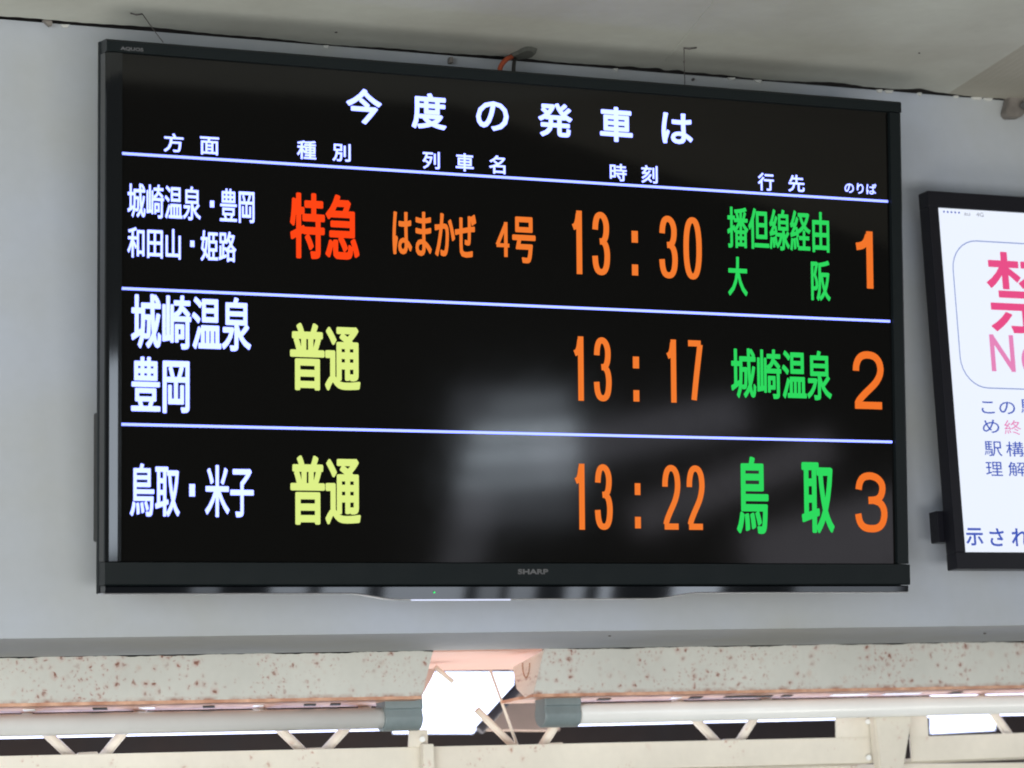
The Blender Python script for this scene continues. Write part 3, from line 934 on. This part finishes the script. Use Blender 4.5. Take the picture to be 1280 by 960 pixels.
mpt(box('frame', M['frame2'], fx0b + .0002, sx0 - .0005, YM + .0003, YM + .03, sz0 - .001, sz1 + .001, bev=.0015))
mpt(box('frame', M['frame2'], sx1 + .0005, fx1 - .0002, YM + .0003, YM + .03, sz0 - .001, sz1 + .001, bev=.0015))
mpt(box('back_shell', M['frame2'], fx0b + .035, fx1 - .035, YM + .0305, YM + .060, fb + .03, ft - .03, bev=.004))
clip0, clip1 = at(1169, 639, Y=YM + .035), at(1182, 678, Y=YM + .035)
mpt(box('side_clip', M['frame2'], clip0.x, fx0b + .012, YM + .031, YM + .055, clip1.z, clip0.z, bev=.001))
scr2 = mpt(box('screen', G['page'], sx0, sx1, YM + .002, YM + .010, sz0, sz1))
YP = YM + .0012
def mtxt(text, r, col, bold, right=None):
    a_, b2 = at(r[0], r[1], Y=YP), at(r[2], r[3], Y=YP)
    w_ = (b2.x - a_.x) / len(text)
    o = lettering(text, a_.x, b2.x, b2.z, a_.z, YP, G[col], None, bold * w_)
    o.data.transform(Matrix.Translation(-mon.location)); o.parent = scr2
    return o
def mdig(text, r, col, w):
    a_, b2 = at(r[0], r[1], Y=YP), at(r[2], r[3], Y=YP)
    o = digits(text, a_.x, b2.x, b2.z, a_.z, YP, G[col], None, w, .25)
    o.data.transform(Matrix.Translation(-mon.location)); o.parent = scr2
    return o
for i in range(5):
    bm = bmesh.new()
    c = at(1180 + i * 4.7, 264.6 + i * .3, Y=YP) - mon.location
    bm.faces.new([bm.verts.new(c + Vector((math.cos(t * math.pi / 4) * .0019, 0, math.sin(t * math.pi / 4) * .0019))) for t in range(8)])
    link('dot', bm, G['blue'], scr2)
mtxt('au', (1205, 265.8, 1212.8, 269.8), 'grey', .02)
mtxt('4G', (1220, 265.5, 1229.7, 271.2), 'grey', .02)
# rounded outline box
xa, za, zb_ = at(1192.5, 350, Y=YP).x, at(1222, 301.3, Y=YP).z, at(1235, 485, Y=YP).z
xb = sx1 - (xa - sx0); rr = .052
path = []
for cx, cz, a0 in ((xa + rr, za - rr, 90), (xa + rr, zb_ + rr, 180), (xb - rr, zb_ + rr, 270), (xb - rr, za - rr, 0)):
    for k in range(9):
        t = math.radians(a0 + 90 * k / 8)
        path.append(Vector((cx + rr * math.cos(t), YP, cz + rr * math.sin(t))) - mon.location)
path.append(path[0].copy())
bm = bmesh.new(); ribbon(bm, path, .0017, YP); link('rounded_outline', bm, G['thin_blue'], scr2)
mtxt('禁', (1230.2, 313.5, 1328, 419), 'pink', .010)
mdig('N', (1236.2, 417.8, 1270, 465), 'pale_pink', .0092); mdig('o', (1275.5, 432, 1301, 470), 'pale_pink', .0092)
for t_, r, c_ in (('この', (1226.2, 501.2, 1269.6, 518), 'blue'), ('駅', (1275.5, 499, 1299, 518), 'blue'), ('め', (1227.6, 524.2, 1249.8, 541.5), 'blue'), ('終', (1254.7, 525, 1276.9, 543.7), 'pale_pink'),
                  ('駅', (1229.7, 551.3, 1253.3, 570.5), 'blue'), ('構', (1256.8, 551.8, 1280.5, 571), 'blue'), ('理', (1231.6, 577, 1254, 595), 'blue'), ('解', (1259.6, 577, 1283, 595.5), 'blue')):
    mtxt(t_, r, c_, .004 if t_ != '終' else 0)
mtxt('示', (1206.6, 659.9, 1229.7, 682), 'blue', .02); mtxt('さ', (1236.2, 660.2, 1256, 682.9), 'blue', .02); mtxt('れ', (1263.6, 660.2, 1287, 682.9), 'blue', .02)

# ------------------------------------------------------------------ small things along the ceiling
def simple_root(name, loc, label, cat, group=None):
    return empty(name, loc, label, cat, group)
def rel(o, root):
    o.data.transform(Matrix.Translation(-root.location)); o.parent = root
    return o
def bracket(x, y):
    pass
# hooked wires
h0, h1 = at(163, 16.5, Z=ZC - .002), at(178, 17.5, Z=ZC - .002)
e1 = at(204, 53, Y=.03)
w1 = simple_root('hooked_wire', h1, 'thin wire slanting from a ceiling hook to the top left of the screen', 'wire', 'wires between ceiling and screen')
rel(tube('hook', M['wire'], [h0, (h0 + h1) / 2 - Vector((0, 0, .002)), h1], .0011, seg=6), w1)
rel(tube('strand', M['wire'], [h1, (h1 + e1) / 2 + Vector((0, 0, -.001)), e1], .00075, seg=6), w1)
h0, h1 = at(868, 59.5, Z=ZC - .002), at(855, 60, Z=ZC - .002)
e1 = at(856, 106, Y=.03)
w2 = simple_root('hooked_wire', h1, 'thin wire dropping straight from a ceiling hook, right of the screen middle', 'wire', 'wires between ceiling and screen')
rel(tube('hook', M['wire'], [h0 + Vector((.004, 0, 0)), (h0 + h1) / 2 - Vector((0, 0, .002)), h1], .0012, seg=6), w2)
rel(tube('strand', M['wire'], [h1, e1], .00075, seg=6), w2)
# dark disc painting the shaded cable hole, orange conduit, black cable
pc = at(655, 66.5, Z=ZC - .001)
bm = bmesh.new()
top = []; rim = []
for k in range(28):
    t = 2 * math.pi * k / 28
    rr2 = 1 + .10 * math.sin(3 * t + 1) + .06 * math.sin(5 * t)
    d = Vector((math.cos(t) * .0195 * rr2, math.sin(t) * .034 * rr2, 0))
    top.append(bm.verts.new(pc + d + Vector((0, 0, .0008)))); rim.append(bm.verts.new(pc + d * .75 - Vector((0, 0, .004))))
bm.faces.new(rim)
for k in range(28):
    bm.faces.new((top[k], top[(k + 1) % 28], rim[(k + 1) % 28], rim[k]))
bmesh.ops.recalc_face_normals(bm, faces=bm.faces[:])
tag(origin_to(link('painted_hole', bm, M['dull_grey'], smooth=False), pc), 'dark grey oval disc painting the shaded ceiling hole where the cables go in', 'painted hole')
c0_ = at(640, 71, Z=ZC - .003)
cpts = [c0_, at(634, 73.5, Y=.10), at(629, 78, Y=.09), at(625.5, 84, Y=.085), at(624, 96, Y=.08)]
fine_p = []
for i in range(len(cpts) - 1):
    for s in range(6):
        fine_p.append(cpts[i].lerp(cpts[i + 1], s / 6))
fine_p.append(cpts[-1])
o = tube('orange_conduit', M['orange_cable'], fine_p, .004, seg=10, radii=[.0044 if i % 2 else .0034 for i in range(len(fine_p))])
tag(origin_to(o, c0_), 'orange corrugated conduit curving from the ceiling hole down behind the screen', 'conduit')
c0_ = at(644, 72, Z=ZC - .002)
o = tube('black_cable', M['black_cable'], [c0_, at(642.5, 79, Y=.10), at(642, 86, Y=.09), at(642, 98, Y=.08)], .0033, seg=10)
tag(origin_to(o, c0_), 'short black cable beside the orange conduit above the screen', 'cable')
# little stub hanging at the ceiling edge, anchor and screw
c = at(564, 72, Y=.14)
o = tag(origin_to(box('wall_anchor', M['bracket'], c.x - .003, c.x + .003, .138, .149, c.z - .009, c.z + .001, bev=.001), c), 'small brownish anchor stub hanging below the ceiling above the screen', 'anchor')
c = at(866, 99.5, Y=.149)
tag(origin_to(tube('screw_head', M['wire'], [c + Vector((0, -.003, 0)), c + Vector((0, .0008, 0))], .0024, seg=10), c), 'tiny dark screw in the wall just above the screen, beside the straight wire', 'screw')
c = at(62, 25, Z=ZC)
o = tag(origin_to(prism('ceiling_clip', M['bracket'], [c + Vector((-.010, 0, -.0005)), c + Vector((.004, 0, -.0005)), c + Vector((.004, 0, -.008)), c + Vector((0, 0, -.009))], (0, .008, 0)), c), 'small dark clip on the ceiling edge at the upper left', 'clip')
# nails / specks on the ceiling
for x, y, r_ in ((420, 40, .0022), (1149, 66, .0018), (855, 77, .0016)):
    c = at(x, y, Z=ZC)
    if y < 25 + x * .0795:
        tag(origin_to(tube('nail_head', M['wire'], [c, c - Vector((0, 0, .0012))], r_, seg=8), c),
            {420: 'dark nail head in the ceiling over the left half of the screen', 1149: 'dark nail head in the ceiling near the darker slope', 855: 'dark nail head below the hook of the straight wire'}[x], 'nail head', 'nail heads in the ceiling')
# grey cast bracket at the right edge
c = at(1272, 126, Y=.11)
br = simple_root('conduit_clamp', c, 'grey metal clamp with a dark bolt where wall meets ceiling at the right edge', 'clamp')
pts = [at(x, y, Y=.128) for x, y in ((1262, 124), (1263, 118.5), (1279, 118), (1285, 124), (1283, 140), (1277, 146), (1262, 146), (1258, 140))]
rel(prism('body', M['bracket'], pts, (0, .0205, 0), bev=.0015), br)
rel(tube('bolt', M['black_cable'], [at(1281, 132, Y=.114), at(1281, 132, Y=.1278)], .0075, seg=10), br)
rel(tube('pipe', M['bracket'], [at(1290, 134, Y=.10), at(1450, 147, Y=.10)], .010, seg=14), br)
# specks on wall and underside
for x, y in ((762, 794), (1231, 791)):
    c = at(x, y, Z=wall_bottom(.4) - .0005)
    tag(origin_to(tube('screw_head', M['wire'], [c, c - Vector((0, 0, .002))], .0025, seg=8), c),
        'dark screw under the wall panel ' + ('below the middle of the departure screen' if x < 1000 else 'below the white notice monitor'), 'screw', 'screws under the wall panel')
